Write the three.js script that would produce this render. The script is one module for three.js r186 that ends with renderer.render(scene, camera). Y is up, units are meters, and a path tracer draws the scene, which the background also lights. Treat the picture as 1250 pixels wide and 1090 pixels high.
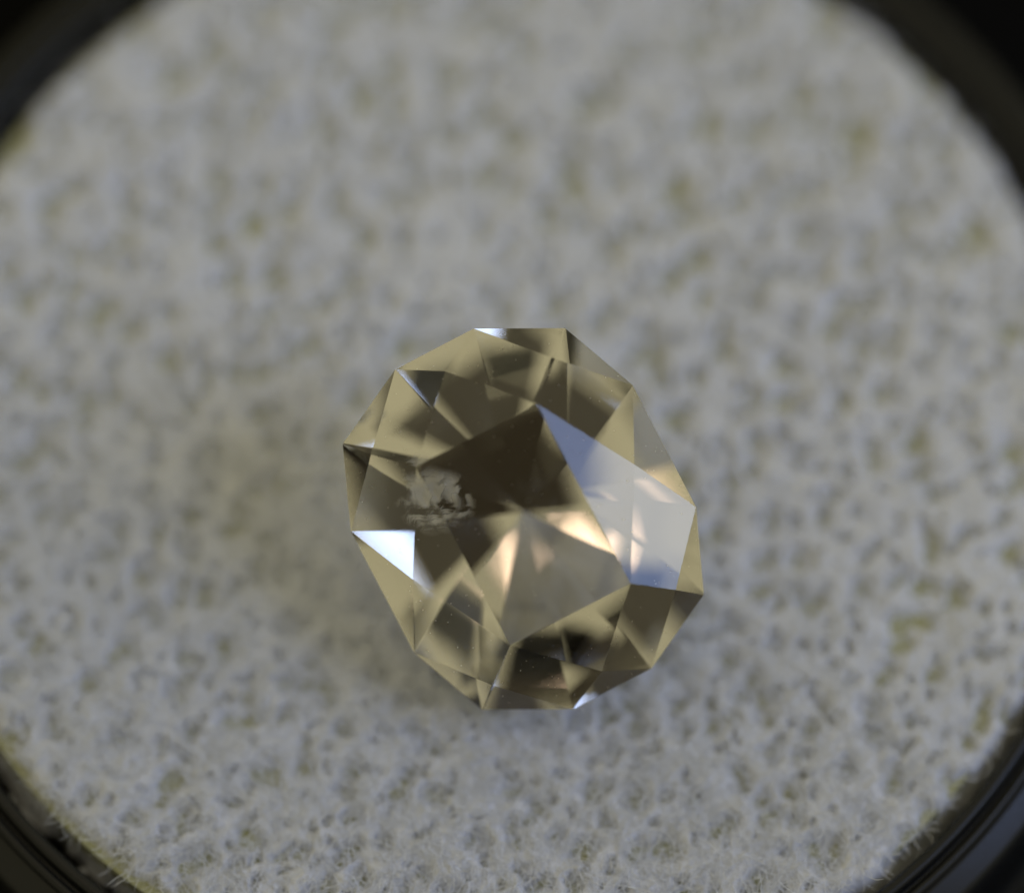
import * as THREE from 'three';
import { mergeGeometries } from 'three/addons/utils/BufferGeometryUtils.js';
import { RectAreaLightUniformsLib } from 'three/addons/lights/RectAreaLightUniformsLib.js';

// ---------------------------------------------------------------- camera, light, exposure
const MM = 0.001;
const scene = new THREE.Scene();
const TILT = THREE.MathUtils.degToRad(21);                    // camera leans this far from the plumb line, towards +z
const AX = new THREE.Vector3(1, 0, 0);                        // right in the picture
const UPV = new THREE.Vector3(0, Math.sin(TILT), -Math.cos(TILT)); // up in the picture
const VIEW = new THREE.Vector3(0, Math.cos(TILT), Math.sin(TILT)); // towards the camera
const GEM = new THREE.Vector3(0, 3.45 * MM, 0);                // middle of the girdle
const DIST = 150 * MM, PX = 0.02 * MM;                        // stand-off; one pixel of the photograph at the girdle

const camera = new THREE.PerspectiveCamera(2 * Math.atan(545 * PX / DIST) * 180 / Math.PI, 1024 / 892, 0.02, 20);
camera.up.copy(UPV);
camera.position.copy(GEM).addScaledVector(AX, -14 * PX).addScaledVector(UPV, 89 * PX).addScaledVector(VIEW, DIST);
camera.lookAt(camera.position.clone().sub(VIEW));
camera.focus = DIST - 0.4 * MM;
camera.userData.fStop = 14;
scene.add(camera);

const renderer = new THREE.WebGLRenderer({ antialias: true });
renderer.setSize(1024, 892);
renderer.toneMapping = THREE.LinearToneMapping;
renderer.toneMappingExposure = 1.27;
renderer.shadowMap.enabled = true;
scene.background = new THREE.Color().setRGB(0.375, 0.342, 0.215);

RectAreaLightUniformsLib.init();
const WINDOW = { az: 8.7, dist: 1.62, low: 0.646, high: 2.2, wide: 0.94 };
const PANES = [                                               // column, row, radiance, colour (linear)
  [0, 0, 1.6, [0.77, 1.0, 1.68]], [1, 0, 1.6, [0.77, 1.0, 1.68]],
  [0, 1, 1.5, [0.77, 1.0, 1.72]], [1, 1, 1.5, [0.77, 1.0, 1.72]],
];

// ---------------------------------------------------------------- helpers
let seed = 20240611;
const rnd = () => { seed = (seed + 0x6d2b79f5) | 0; let t = Math.imul(seed ^ (seed >>> 15), 1 | seed); t = (t + Math.imul(t ^ (t >>> 7), 61 | t)) ^ t; return ((t ^ (t >>> 14)) >>> 0) / 4294967296; };
const between = (a, b) => a + (b - a) * rnd();
const hash = (x, y, k) => { let h = Math.imul(x, 374761393) ^ Math.imul(y, 668265263) ^ Math.imul(k, 2147483629 | 0); h = Math.imul(h ^ (h >>> 13), 1274126177); h ^= h >>> 16; h = Math.imul(h, 2246822519 | 0); return ((h ^ (h >>> 15)) >>> 0) / 4294967296; };
const sm = (t) => t * t * (3 - 2 * t);
function vnoise(x, y, k) {
  const i = Math.floor(x), j = Math.floor(y), u = sm(x - i), v = sm(y - j);
  return (hash(i, j, k) * (1 - u) + hash(i + 1, j, k) * u) * (1 - v) + (hash(i, j + 1, k) * (1 - u) + hash(i + 1, j + 1, k) * u) * v;
}
const fbm = (x, y, k, n = 3) => { let s = 0, a = 0.5, t = 0; for (let o = 0; o < n; o++) { s += a * vnoise(x, y, k + o * 7); t += a; x = x * 2.03 + 11.7; y = y * 2.03 + 5.3; a *= 0.5; } return s / t; };
const step = (a, b, x) => sm(Math.min(1, Math.max(0, (x - a) / (b - a))));
const rgb = (r, g, b) => new THREE.Color().setRGB(r, g, b);
function tag(o, label, category, kind) { o.userData.label = label; if (category) o.userData.category = category; if (kind) o.userData.kind = kind; return o; }
function mesh(name, geometry, material, parent = scene) {
  const m = new THREE.Mesh(geometry, material);
  m.name = name; m.castShadow = m.receiveShadow = true; parent.add(m);
  return m;
}
function noiseTexture(size, f) {
  const d = new Uint8Array(size * size * 4);
  for (let j = 0; j < size; j++) for (let i = 0; i < size; i++) { const c = f(i, j); for (let k = 0; k < 3; k++) d[(j * size + i) * 4 + k] = Math.max(0, Math.min(255, c[k] * 255)); d[(j * size + i) * 4 + 3] = 255; }
  const t = new THREE.DataTexture(d, size, size, THREE.RGBAFormat);
  t.magFilter = t.minFilter = THREE.LinearFilter; t.wrapS = t.wrapT = THREE.RepeatWrapping; t.needsUpdate = true;
  return t;
}

// ---------------------------------------------------------------- the window that lights the scene (outside the frame)
{
  const w = new THREE.Group(); w.name = 'window';
  tag(w, 'bright four pane window to the right of the jar, outside the picture', 'window');
  const a = WINDOW.az * Math.PI / 180, hgt = WINDOW.high - WINDOW.low;
  w.position.set(Math.cos(a) * WINDOW.dist, (WINDOW.low + WINDOW.high) / 2, Math.sin(a) * WINDOW.dist);
  w.rotation.y = -Math.PI / 2 - a;                            // its +z looks at the jar
  scene.add(w);
  const white = new THREE.MeshStandardMaterial({ color: rgb(0.75, 0.74, 0.72), roughness: 0.5 });
  const bar = 0.03, pw = (WINDOW.wide - 3 * bar) / 2, ph = (hgt - 3 * bar) / 2;
  const rails = [-1, 0, 1].flatMap((k) => {
    const v = new THREE.BoxGeometry(bar, hgt, 0.06), h = new THREE.BoxGeometry(WINDOW.wide, bar, 0.05);
    return [v.translate(k * (WINDOW.wide - bar) / 2, 0, 0), h.translate(0, k * (hgt - bar) / 2, 0)];
  });
  mesh('frame', mergeGeometries(rails), white, w);
  for (const [c, r, power, tone] of PANES) {
    const x = (c - 0.5) * (pw + bar), y = (r - 0.5) * (ph + bar);
    const glow = new THREE.MeshStandardMaterial({ color: rgb(0.1, 0.1, 0.1), roughness: 0.4, emissive: rgb(...tone), emissiveIntensity: 0.5 });
    mesh('window_pane', new THREE.BoxGeometry(pw, ph, 0.006).translate(x, y, -0.006), glow, w);
    const l = new THREE.RectAreaLight(rgb(...tone), power, pw, ph);
    l.position.set(x, y, 0.012); l.rotation.y = Math.PI;       // lights shine along -z: turn to face the jar
    l.name = 'window_light'; w.add(l);
  }
}

// ---------------------------------------------------------------- the camera and the dark board that the stone mirrors (outside the frame)
{
  const m = new THREE.MeshStandardMaterial({ color: rgb(0.05, 0.04, 0.03), roughness: 0.95 });
  tag(mesh('board', new THREE.BoxGeometry(0.42, 0.73, 0.008).translate(0.05, 0.3598, 0.36), m), 'dark upright board on the near side of the jar, outside the picture', 'board');
}
{
  const cam = new THREE.Group(); cam.name = 'photo_camera'; cam.position.copy(camera.position).addScaledVector(VIEW, 0.004);
  cam.quaternion.setFromRotationMatrix(new THREE.Matrix4().makeBasis(AX, UPV, VIEW)); scene.add(cam);
  tag(cam, 'black camera with a round lens above the jar, outside the picture', 'camera');
  const black = new THREE.MeshStandardMaterial({ color: rgb(0.015, 0.015, 0.016), roughness: 0.6 });
  mesh('lens_barrel', new THREE.LatheGeometry([[0.01, 0.004], [0.014, 0.002], [0.0175, 0], [0.0185, 0.001], [0.0185, 0.03], [0.0195, 0.032], [0.0195, 0.085], [0, 0.085]].map(([r, y]) => new THREE.Vector2(r, y)), 64).rotateX(Math.PI / 2), black, cam);
  mesh('camera_body', new THREE.BoxGeometry(0.055, 0.045, 0.05).translate(0, 0, 0.11), black, cam);
}

{
  // warm lamp high above the jar
  const l = new THREE.Group(); l.name = 'ceiling_lamp'; l.position.set(-0.43, 2.0, -0.16); scene.add(l);
  tag(l, 'square warm white ceiling lamp above the jar, outside the picture', 'ceiling lamp');
  mesh('lamp_frame', new THREE.BoxGeometry(0.36, 0.05, 0.36).translate(0, 0.03, 0), new THREE.MeshStandardMaterial({ color: rgb(0.6, 0.6, 0.58), roughness: 0.6 }), l);
  mesh('lamp_diffuser', new THREE.BoxGeometry(0.32, 0.01, 0.32), new THREE.MeshStandardMaterial({ color: rgb(0.2, 0.2, 0.2), emissive: rgb(1, 0.72, 0.5), emissiveIntensity: 0.6 }), l);
  const a = new THREE.RectAreaLight(rgb(1, 0.74, 0.54), 1.6, 0.32, 0.32); a.position.set(0, -0.012, 0); a.rotation.x = -Math.PI / 2; a.name = 'lamp_light'; l.add(a);
}
{
  // a dark desk lamp, switched off, at the left
  const l = new THREE.Group(); l.name = 'desk_lamp'; l.position.set(-0.36, -0.0052, 0.03); scene.add(l);
  tag(l, 'dark desk lamp, switched off, left of the jar and outside the picture', 'desk lamp');
  const m = new THREE.MeshStandardMaterial({ color: rgb(0.02, 0.018, 0.016), roughness: 0.6 });
  const bar = (a, b, r) => { const A = new THREE.Vector3(...a), B = new THREE.Vector3(...b); return new THREE.TubeGeometry(new THREE.LineCurve3(A, B), 1, r, 12); };
  mesh('lamp_base', new THREE.CylinderGeometry(0.07, 0.075, 0.02, 48).translate(0, 0.01, 0), m, l);
  mesh('lamp_arm', mergeGeometries([bar([0, 0.02, 0], [-0.04, 0.26, 0.01], 0.006), bar([-0.04, 0.26, 0.01], [0.135, 0.448, 0.024], 0.006)]), m, l);
  mesh('lamp_shade', new THREE.LatheGeometry([[0.012, 0.09], [0.036, 0.08], [0.062, 0.04], [0.078, -0.025], [0.075, -0.025], [0.059, 0.04], [0.033, 0.076], [0.0, 0.086]].map(([r, y]) => new THREE.Vector2(r, y)), 48).rotateZ(-0.45).translate(0.118, 0.362, 0.024), m, l);
}

// ---------------------------------------------------------------- the black ground and the jar
const JC = { x: -0.78 * MM, z: -3.62 * MM, r: 15.24 * MM };
{
  const m = new THREE.MeshPhysicalMaterial({ color: rgb(0.004, 0.004, 0.0042), roughness: 0.95, specularIntensity: 0.12 });
  const g = mesh('table_top', new THREE.CylinderGeometry(0.12, 0.12, 0.004, 96).translate(0, -0.002 - 0.0052, 0), m);
  g.userData.kind = 'structure';
}
{
  const jar = new THREE.Group(); jar.name = 'gem_jar'; jar.position.set(JC.x, -5.1 * MM, JC.z); scene.add(jar);
  tag(jar, 'round black plastic gem jar whose ridged rim surrounds the white pad', 'jar');
  const R = JC.r / MM, rough = noiseTexture(256, (i, j) => { const v = 0.45 + 0.4 * hash(i, j, 3) * hash(i >> 2, j >> 1, 5); return [v, v, v]; });
  rough.repeat.set(40, 4);
  const black = new THREE.MeshPhysicalMaterial({ color: rgb(0.008, 0.0085, 0.009), roughness: 0.6, roughnessMap: rough, specularIntensity: 0.65 });
  const lathe = (pts) => new THREE.LatheGeometry(pts.map(([r, y]) => new THREE.Vector2(r * MM, y * MM)), 220);
  mesh('jar_base', lathe([[0, 0], [R + 1.70, 0], [R + 1.90, 0.15], [R + 1.90, 0.5], [R + 1.90, 0.6], [R - 0.1, 0.7], [0, 0.7]]), black, jar);
  mesh('jar_rim', lathe([[R - 0.05, 0.72], [R + 0.02, 4.9], [R + 0.06, 5.04], [R + 0.14, 5.12], [R + 0.24, 5.14], [R + 0.33, 5.1], [R + 0.38, 5.0], [R + 0.40, 4.86],
    [R + 0.47, 4.82], [R + 0.52, 4.86], [R + 0.55, 4.96], [R + 0.62, 5.02], [R + 0.70, 5.0], [R + 0.78, 4.9], [R + 0.86, 4.72], [R + 1.3, 4.56], [R + 1.45, 4.3], [R + 1.60, 4.05], [R + 1.64, 3.6], [R + 1.70, 0.66]]), black, jar);
}

// ---------------------------------------------------------------- the pad: yellowish backing, white web with pores, loose fibres
const PAD = { x: JC.x + 0.06 * MM, z: JC.z - 0.06 * MM, r: 15.12 };      // mm for r
// cellular web: distance to the nearest pore centre against its size
function pores(x, y) {
  const s = 0.62, i0 = Math.floor(x / s), j0 = Math.floor(y / s);
  let best = 9;
  for (let i = i0 - 1; i <= i0 + 1; i++) for (let j = j0 - 1; j <= j0 + 1; j++) {
    if (hash(i, j, 31) < 0.15) continue;
    const cx = (i + 0.1 + 0.8 * hash(i, j, 1)) * s, cy = (j + 0.1 + 0.8 * hash(i, j, 2)) * s;
    const a = hash(i, j, 3) * 3.14, e = 0.7 + 0.6 * hash(i, j, 4), r = 0.07 + 0.23 * Math.pow(hash(i, j, 5), 1.8);
    const dx = x - cx, dy = y - cy, u = (dx * Math.cos(a) + dy * Math.sin(a)) * e, v = (-dx * Math.sin(a) + dy * Math.cos(a)) / e;
    best = Math.min(best, Math.hypot(u, v) / r);
  }
  return best;
}
function webHeight(x, z) {                                     // mm, about the pad's middle
  const wx = x + 0.5 * (fbm(x * 2.4, z * 2.4, 60) - 0.5), wz = z + 0.5 * (fbm(x * 2.4 + 40, z * 2.4, 61) - 0.5);
  const p = pores(wx, wz);
  let h = 0.16 * (fbm(x * 0.35, z * 0.35, 80) - 0.5) + 0.26 * (fbm(x * 1.7, z * 1.7, 81, 3) - 0.5) + 0.10 * (fbm(x * 7, z * 7, 82, 2) - 0.5);
  const matted = Math.exp(-(Math.pow(x + PAD.x / MM + 3.4, 2) + Math.pow(z + PAD.z / MM + 0.4, 2)) / 9);   // pressed smooth where stones have lain
  h -= 0.50 * (1 - 0.8 * matted) * (1 - step(0.0, 1.9, p)); h += 0.14 * (fbm(x * 0.9, z * 0.9, 84, 2) - 0.5);
  const r = Math.hypot(x, z), edge = PAD.r - 0.25 * step(0.15, 0.95, (z - x) / (1.414 * (r + 0.01))) + 0.35 * (fbm(Math.atan2(z, x) * 9 + 50, 3, 90, 3) - 0.5) + 0.2 * (fbm(x * 2, z * 2, 91) - 0.5);
  h -= 1.5 * Math.pow(step(edge - 0.75, edge + 0.15, r), 2);
  const gx = x + (PAD.x / MM), gz = z + (PAD.z / MM) + 1.24;    // dent where the culet rests
  h += (0.05 - h) * Math.exp(-(gx * gx + gz * gz) / 2.2); h -= 0.3 * Math.exp(-(gx * gx + gz * gz) / 0.5);
  return h;
}
{
  const pad = new THREE.Group(); pad.name = 'fibre_pad'; pad.position.set(PAD.x, 0, PAD.z); scene.add(pad);
  tag(pad, 'round white fluffy fibre pad full of small yellowish pores, under the gemstone', 'pad');
  const back = new THREE.MeshStandardMaterial({ color: rgb(0.58, 0.58, 0.36), roughness: 1 });
  const bt = noiseTexture(256, (i, j) => { const v = 0.75 + 0.25 * hash(i, j, 8); return [v, v, v * 0.96]; });
  bt.colorSpace = THREE.SRGBColorSpace; bt.repeat.set(6, 6); back.map = bt;
  mesh('backing', new THREE.CylinderGeometry((PAD.r - 0.34) * MM, (PAD.r - 0.34) * MM, 2.5 * MM, 160).translate(0, (-0.33 - 1.25) * MM, 0), back, pad);
  const N = 560, half = PAD.r + 0.6, pos = new Float32Array((N + 1) * (N + 1) * 3), idx = [];
  const hs = new Float32Array((N + 1) * (N + 1));
  for (let j = 0; j <= N; j++) for (let i = 0; i <= N; i++) {
    const x = -half + 2 * half * i / N, z = -half + 2 * half * j / N, k = j * (N + 1) + i;
    const r = Math.hypot(x, z);
    hs[k] = r > half ? -2 : webHeight(x, z);
    pos.set([x * MM, hs[k] * MM, z * MM], k * 3);
  }
  for (let j = 0; j < N; j++) for (let i = 0; i < N; i++) {
    const a = j * (N + 1) + i, b = a + 1, c = a + N + 1, d = c + 1;
    if (Math.max(hs[a], hs[b], hs[c], hs[d]) < -1.45) continue;
    idx.push(a, c, b, b, c, d);
  }
  const g = new THREE.BufferGeometry();
  g.setAttribute('position', new THREE.BufferAttribute(pos, 3)); g.setIndex(idx); g.computeVertexNormals();
  const white = new THREE.MeshStandardMaterial({ color: rgb(0.70, 0.722, 0.785), roughness: 1 });
  mesh('fibre_web', g, white, pad);

  // tufts of fine curved fibres, strewn over the web's ridges
  const fibreMat = new THREE.MeshStandardMaterial({ color: rgb(0.87, 0.90, 0.97), roughness: 0.75 });
  const P = [], I = [];
  function fibre(x, y, z, L, r, segs, rise) {                  // a curved thread with three sides, mm
    let a = between(0, 6.283), e = between(-0.45, 0.5) + rise;
    const bend = between(-2.6, 2.6), turn = between(-1.3, 0.6);
    for (let s = 0; s <= segs; s++) {
      const ca = Math.cos(a), sa = Math.sin(a), b = P.length / 3, rr = r * (s === segs ? 0.3 : 1);
      for (let k = 0; k < 3; k++) { const q = k * 2.094; P.push((x - sa * Math.cos(q) * rr) * MM, (y + Math.sin(q) * rr) * MM, (z + ca * Math.cos(q) * rr) * MM); }
      if (s) for (let k = 0; k < 3; k++) { const m = (k + 1) % 3; I.push(b - 3 + k, b + k, b - 3 + m, b - 3 + m, b + k, b + m); }
      x += ca * Math.cos(e) * L / segs; z += sa * Math.cos(e) * L / segs; y += Math.sin(e) * L / segs;
      a += bend / segs + between(-0.3, 0.3); e += turn / segs + between(-0.2, 0.2);
    }
  }
  for (let n = 0; n < 72000;) {
    const r = (PAD.r - 0.1) * Math.sqrt(rnd()), t = between(0, 6.2832), x = r * Math.cos(t), z = r * Math.sin(t);
    if (rnd() > 0.2 + 0.8 * step(-2, 8, z - x * 0.35)) continue;
    const gx = x + PAD.x / MM, gz = z + PAD.z / MM + 1.24;
    if (gx * gx + gz * gz < 0.9) continue;
    if (r > PAD.r - 0.45 && rnd() < 0.97) continue;
    const h = webHeight(x, z);
    if (h < -0.95 || (h < -0.3 && rnd() < 0.75)) continue;
    fibre(x, h + between(-0.08, 0.06), z, between(0.2, 0.95), between(0.005, 0.0095), z > 0 ? 5 : 4, rnd() < 0.15 ? 0.55 : 0);
    n++;
  }
  const fg = new THREE.BufferGeometry();
  fg.setAttribute('position', new THREE.Float32BufferAttribute(P, 3)); fg.setIndex(I); fg.computeVertexNormals();
  mesh('fibre', fg, fibreMat, pad).userData.kind = 'stuff';
}

// ---------------------------------------------------------------- the gemstone
const SPLIT = true;
{
  // axes of the stone in the picture: u along its length, n across
  const U = AX.clone().multiplyScalar(0.462).addScaledVector(UPV, -0.887), Nn = AX.clone().multiplyScalar(0.887).addScaledVector(UPV, 0.462);
  const lean = 5 * Math.PI / 180;
  const at = (u, n, h) => new THREE.Vector3().addScaledVector(U, u * PX).addScaledVector(Nn, n * PX).addScaledVector(VIEW, h * PX).applyAxisAngle(AX, lean);
  const H = 65, hT = 32;
  const planeAt = (a, b, c) => { const N = new THREE.Vector3().subVectors(b, a).cross(new THREE.Vector3().subVectors(c, a)); return (x, y) => a.z - (N.x * (x - a.x) + N.y * (y - a.y)) / N.z; };
  const V3 = (x, y, z) => new THREE.Vector3(x, y, z);
  const hY = planeAt(V3(0, 152, hT), V3(123, 82, H), V3(84, 194, 0))(159, 126);
  const hE = planeAt(V3(123, 82, H), V3(159, 126, hY), V3(235, 54, 0))(207, 0);
  const culet = at(0, 0, -197);
  const q = (su, sn) => ({ X: at(su * 123, sn * 82, H), T: at(0, sn * 152, hT), Y: at(su * 159, sn * 126, hY), E: at(su * 207, 0, hE),
    P: [[84, 194], [184, 153], [235, 54]].map(([u, n]) => at(su * u, sn * n, 0)), L: [[84, 194], [184, 153], [235, 54]].map(([u, n]) => at(su * u, sn * n, -5)) });
  const Q = { pp: q(1, 1), pm: q(1, -1), mp: q(-1, 1), mm: q(-1, -1) };
  const centre = at(0, 0, -20);
  const faces = [];                                            // [name, points]
  const face = (name, ...p) => faces.push([name, p]);
  face('table_facet', Q.pp.X, Q.mp.X, Q.mm.X, Q.pm.X);
  for (const [a, b] of [[Q.pp, Q.mp], [Q.pm, Q.mm]]) { face('crown_facet', a.X, b.X, a.T); face('crown_facet', a.T, a.P[0], b.P[0]); }
  for (const [a, b] of [[Q.pp, Q.pm], [Q.mp, Q.mm]]) { face('crown_facet', a.X, b.X, a.E); face('crown_facet', a.E, a.P[2], b.P[2]); }
  for (const k of Object.values(Q)) { face('crown_facet', k.T, k.P[0], k.Y, k.X); face('crown_facet', k.X, k.Y, k.P[2], k.E); face('crown_facet', k.P[0], k.P[1], k.Y); face('crown_facet', k.P[1], k.P[2], k.Y); }
  const ring = ['P', 'L'].map((l) => [Q.pp[l][0], Q.pp[l][1], Q.pp[l][2], Q.pm[l][2], Q.pm[l][1], Q.pm[l][0], Q.mm[l][0], Q.mm[l][1], Q.mm[l][2], Q.mp[l][2], Q.mp[l][1], Q.mp[l][0]]);
  for (let i = 0; i < 12; i++) { const j = (i + 1) % 12; face('girdle', ring[0][i], ring[0][j], ring[1][j], ring[1][i]); face('pavilion_facet', ring[1][i], ring[1][j], culet); }
  function flat(list, bow = 0) {
    const P = [], N = [], T = [];
    for (const p of list) {
      const n = V3().subVectors(p[1], p[0]).cross(V3().subVectors(p[2], p[0])).normalize();
      const pts = n.dot(V3().subVectors(p[0], centre)) < 0 ? [...p].reverse() : p;
      if (pts !== p) n.negate();
      const mid = p.reduce((c, v) => c.add(v), V3()).divideScalar(p.length);   // hand-polished facets are a little domed
      for (let k = 1; k + 1 < pts.length; k++) for (const v of [pts[0], pts[k], pts[k + 1]]) { P.push(v.x, v.y, v.z); const m = n.clone().addScaledVector(V3().subVectors(v, mid), bow / (200 * PX)).normalize(); N.push(m.x, m.y, m.z); T.push(v.dot(U) / PX / 480 + 0.5, v.dot(Nn) / PX / 480 + 0.5); }
    }
    const g = new THREE.BufferGeometry();
    g.setAttribute('position', new THREE.Float32BufferAttribute(P, 3)); g.setAttribute('normal', new THREE.Float32BufferAttribute(N, 3)); g.setAttribute('uv', new THREE.Float32BufferAttribute(T, 2));
    return g;
  }
  const gem = new THREE.Group(); gem.name = 'gemstone'; gem.position.copy(GEM); scene.add(gem);
  tag(gem, 'pale smoky yellow faceted gemstone with twelve sided outline resting on the white pad', 'gemstone');
  const glass = new THREE.MeshPhysicalMaterial({ color: SPLIT ? rgb(0.75, 0.725, 0.655) : rgb(1, 1, 1), roughness: 0, metalness: 0, transmission: 1, thickness: 0.006, ior: 1.62 });
  if (!SPLIT) { glass.attenuationColor = rgb(0.72, 0.62, 0.38); glass.attenuationDistance = 0.009; }
  // the worn crown: hairline scratches and faint smudges that dull the polish
  const worn = glass.clone(), S = 1024, wear = new Float32Array(S * S);
  for (let k = 0; k < 260; k++) {
    let x = between(0, S), y = between(0, S), a = between(0, 6.283); const L = between(12, 110), w = between(0.06, 0.22), c = between(-0.006, 0.006);
    for (let t = 0; t < L; t++) { const i = Math.round(x), j = Math.round(y); if (i >= 0 && j >= 0 && i < S && j < S) wear[j * S + i] = Math.max(wear[j * S + i], w); x += Math.cos(a); y += Math.sin(a); a += c; }
  }
  for (let k = 0; k < 900; k++) { const x = between(2, S - 3), y = between(2, S - 3), r = between(0.6, 2.2), w = between(0.1, 0.4); for (let j = -3; j <= 3; j++) for (let i = -3; i <= 3; i++) if (Math.hypot(i, j) < r) { const q = Math.round(y + j) * S + Math.round(x + i); if (q >= 0 && q < S * S) wear[q] = Math.max(wear[q], w); } }
  worn.roughness = 1;
  worn.roughnessMap = noiseTexture(S, (i, j) => { const v = Math.max(wear[j * S + i], 0.05 * step(0.5, 0.75, fbm(i / 60, j / 90, 300, 4))); return [v, v, v]; });
  if (SPLIT) {
    for (const [name, p] of faces) if (name !== 'girdle') mesh(name, flat([p], name === 'pavilion_facet' ? 0.045 : name === 'table_facet' ? 0 : 0.015), name === 'pavilion_facet' ? glass : worn, gem);
    mesh('girdle', flat(faces.filter((f) => f[0] === 'girdle').map((f) => f[1])), glass, gem);
  } else mesh('cut_stone', flat(faces.map((f) => f[1])), glass, gem);

  // a healed crack inside the stone: two crumpled, wispy veils
  const wisp = noiseTexture(128, (i, j) => { const a = i / 127, b = j / 127; const v = step(0.36, 0.66, fbm(a * 9 + 3 + 2 * fbm(a * 4, b * 4, 213), b * 3.4, 210, 4)) * (1 - step(0.25, 0.5, Math.hypot(a - 0.5, b - 0.5))); return [v, v, v]; });
  wisp.wrapS = wisp.wrapT = THREE.ClampToEdgeWrapping;
  const veil = new THREE.MeshPhysicalMaterial({ color: rgb(0.92, 0.92, 0.90), roughness: 1, transmission: 0.12, thickness: 0, side: THREE.DoubleSide, transparent: true, alphaMap: wisp });
  const sheetOf = (u0, n0, h0, su, sn, k) => {
    const VP = [], VI = [], VU = [], N = 40;
    for (let j = 0; j <= N; j++) for (let i = 0; i <= N; i++) {
      const a = i / N, b = j / N, v = at(u0 + (a - 0.5) * su, n0 + (b - 0.5) * sn, h0 - 14 * (fbm(a * 4, b * 4, k) - 0.5) + 26 * (a - 0.5));
      VP.push(v.x, v.y, v.z); VU.push(a, b);
      if (i < N && j < N) { const q = j * (N + 1) + i; VI.push(q, q + 1, q + N + 1, q + 1, q + N + 2, q + N + 1); }
    }
    const g = new THREE.BufferGeometry(); g.setAttribute('position', new THREE.Float32BufferAttribute(VP, 3)); g.setAttribute('uv', new THREE.Float32BufferAttribute(VU, 2)); g.setIndex(VI); g.computeVertexNormals();
    return g;
  };
  mesh('inclusion', mergeGeometries([sheetOf(-74, -84, -20, 90, 75, 200), sheetOf(-64, -66, -32, 80, 62, 205)]), veil, gem).userData.label = 'whitish wispy crack inside the left half of the stone';

  // specks of lint on the crown
  const specks = [];
  const tops = faces.filter((f) => f[0] === 'crown_facet').map((f) => f[1]);
  for (let n = 0; n < 130; n++) {
    const p = tops[Math.floor(rnd() * tops.length)], a = p[0], b = p[1], c = p[p.length - 1 - (rnd() < 0.5 && p.length > 3 ? 1 : 0)];
    let s = rnd(), t = rnd(); if (s + t > 1) { s = 1 - s; t = 1 - t; }
    const v = a.clone().addScaledVector(V3().subVectors(b, a), s).addScaledVector(V3().subVectors(c, a), t);
    if (rnd() < 0.7 && (v.dot(Nn) > -20 * PX || v.dot(U) > 40 * PX)) continue;
    const g = new THREE.IcosahedronGeometry(between(0.003, 0.008) * MM, 0).scale(1, between(0.4, 0.8), between(0.6, 2.2)).rotateY(between(0, 6));
    specks.push(g.translate(v.x + VIEW.x * 4e-6, v.y + VIEW.y * 4e-6, v.z + VIEW.z * 4e-6));
  }
  const dust = mesh('dust', mergeGeometries(specks), new THREE.MeshStandardMaterial({ color: rgb(0.8, 0.8, 0.8), roughness: 0.6 }));
  dust.position.copy(GEM);
  tag(dust, 'tiny white specks of dust scattered on the facets of the gemstone', 'dust', 'stuff');
}

renderer.render(scene, camera);
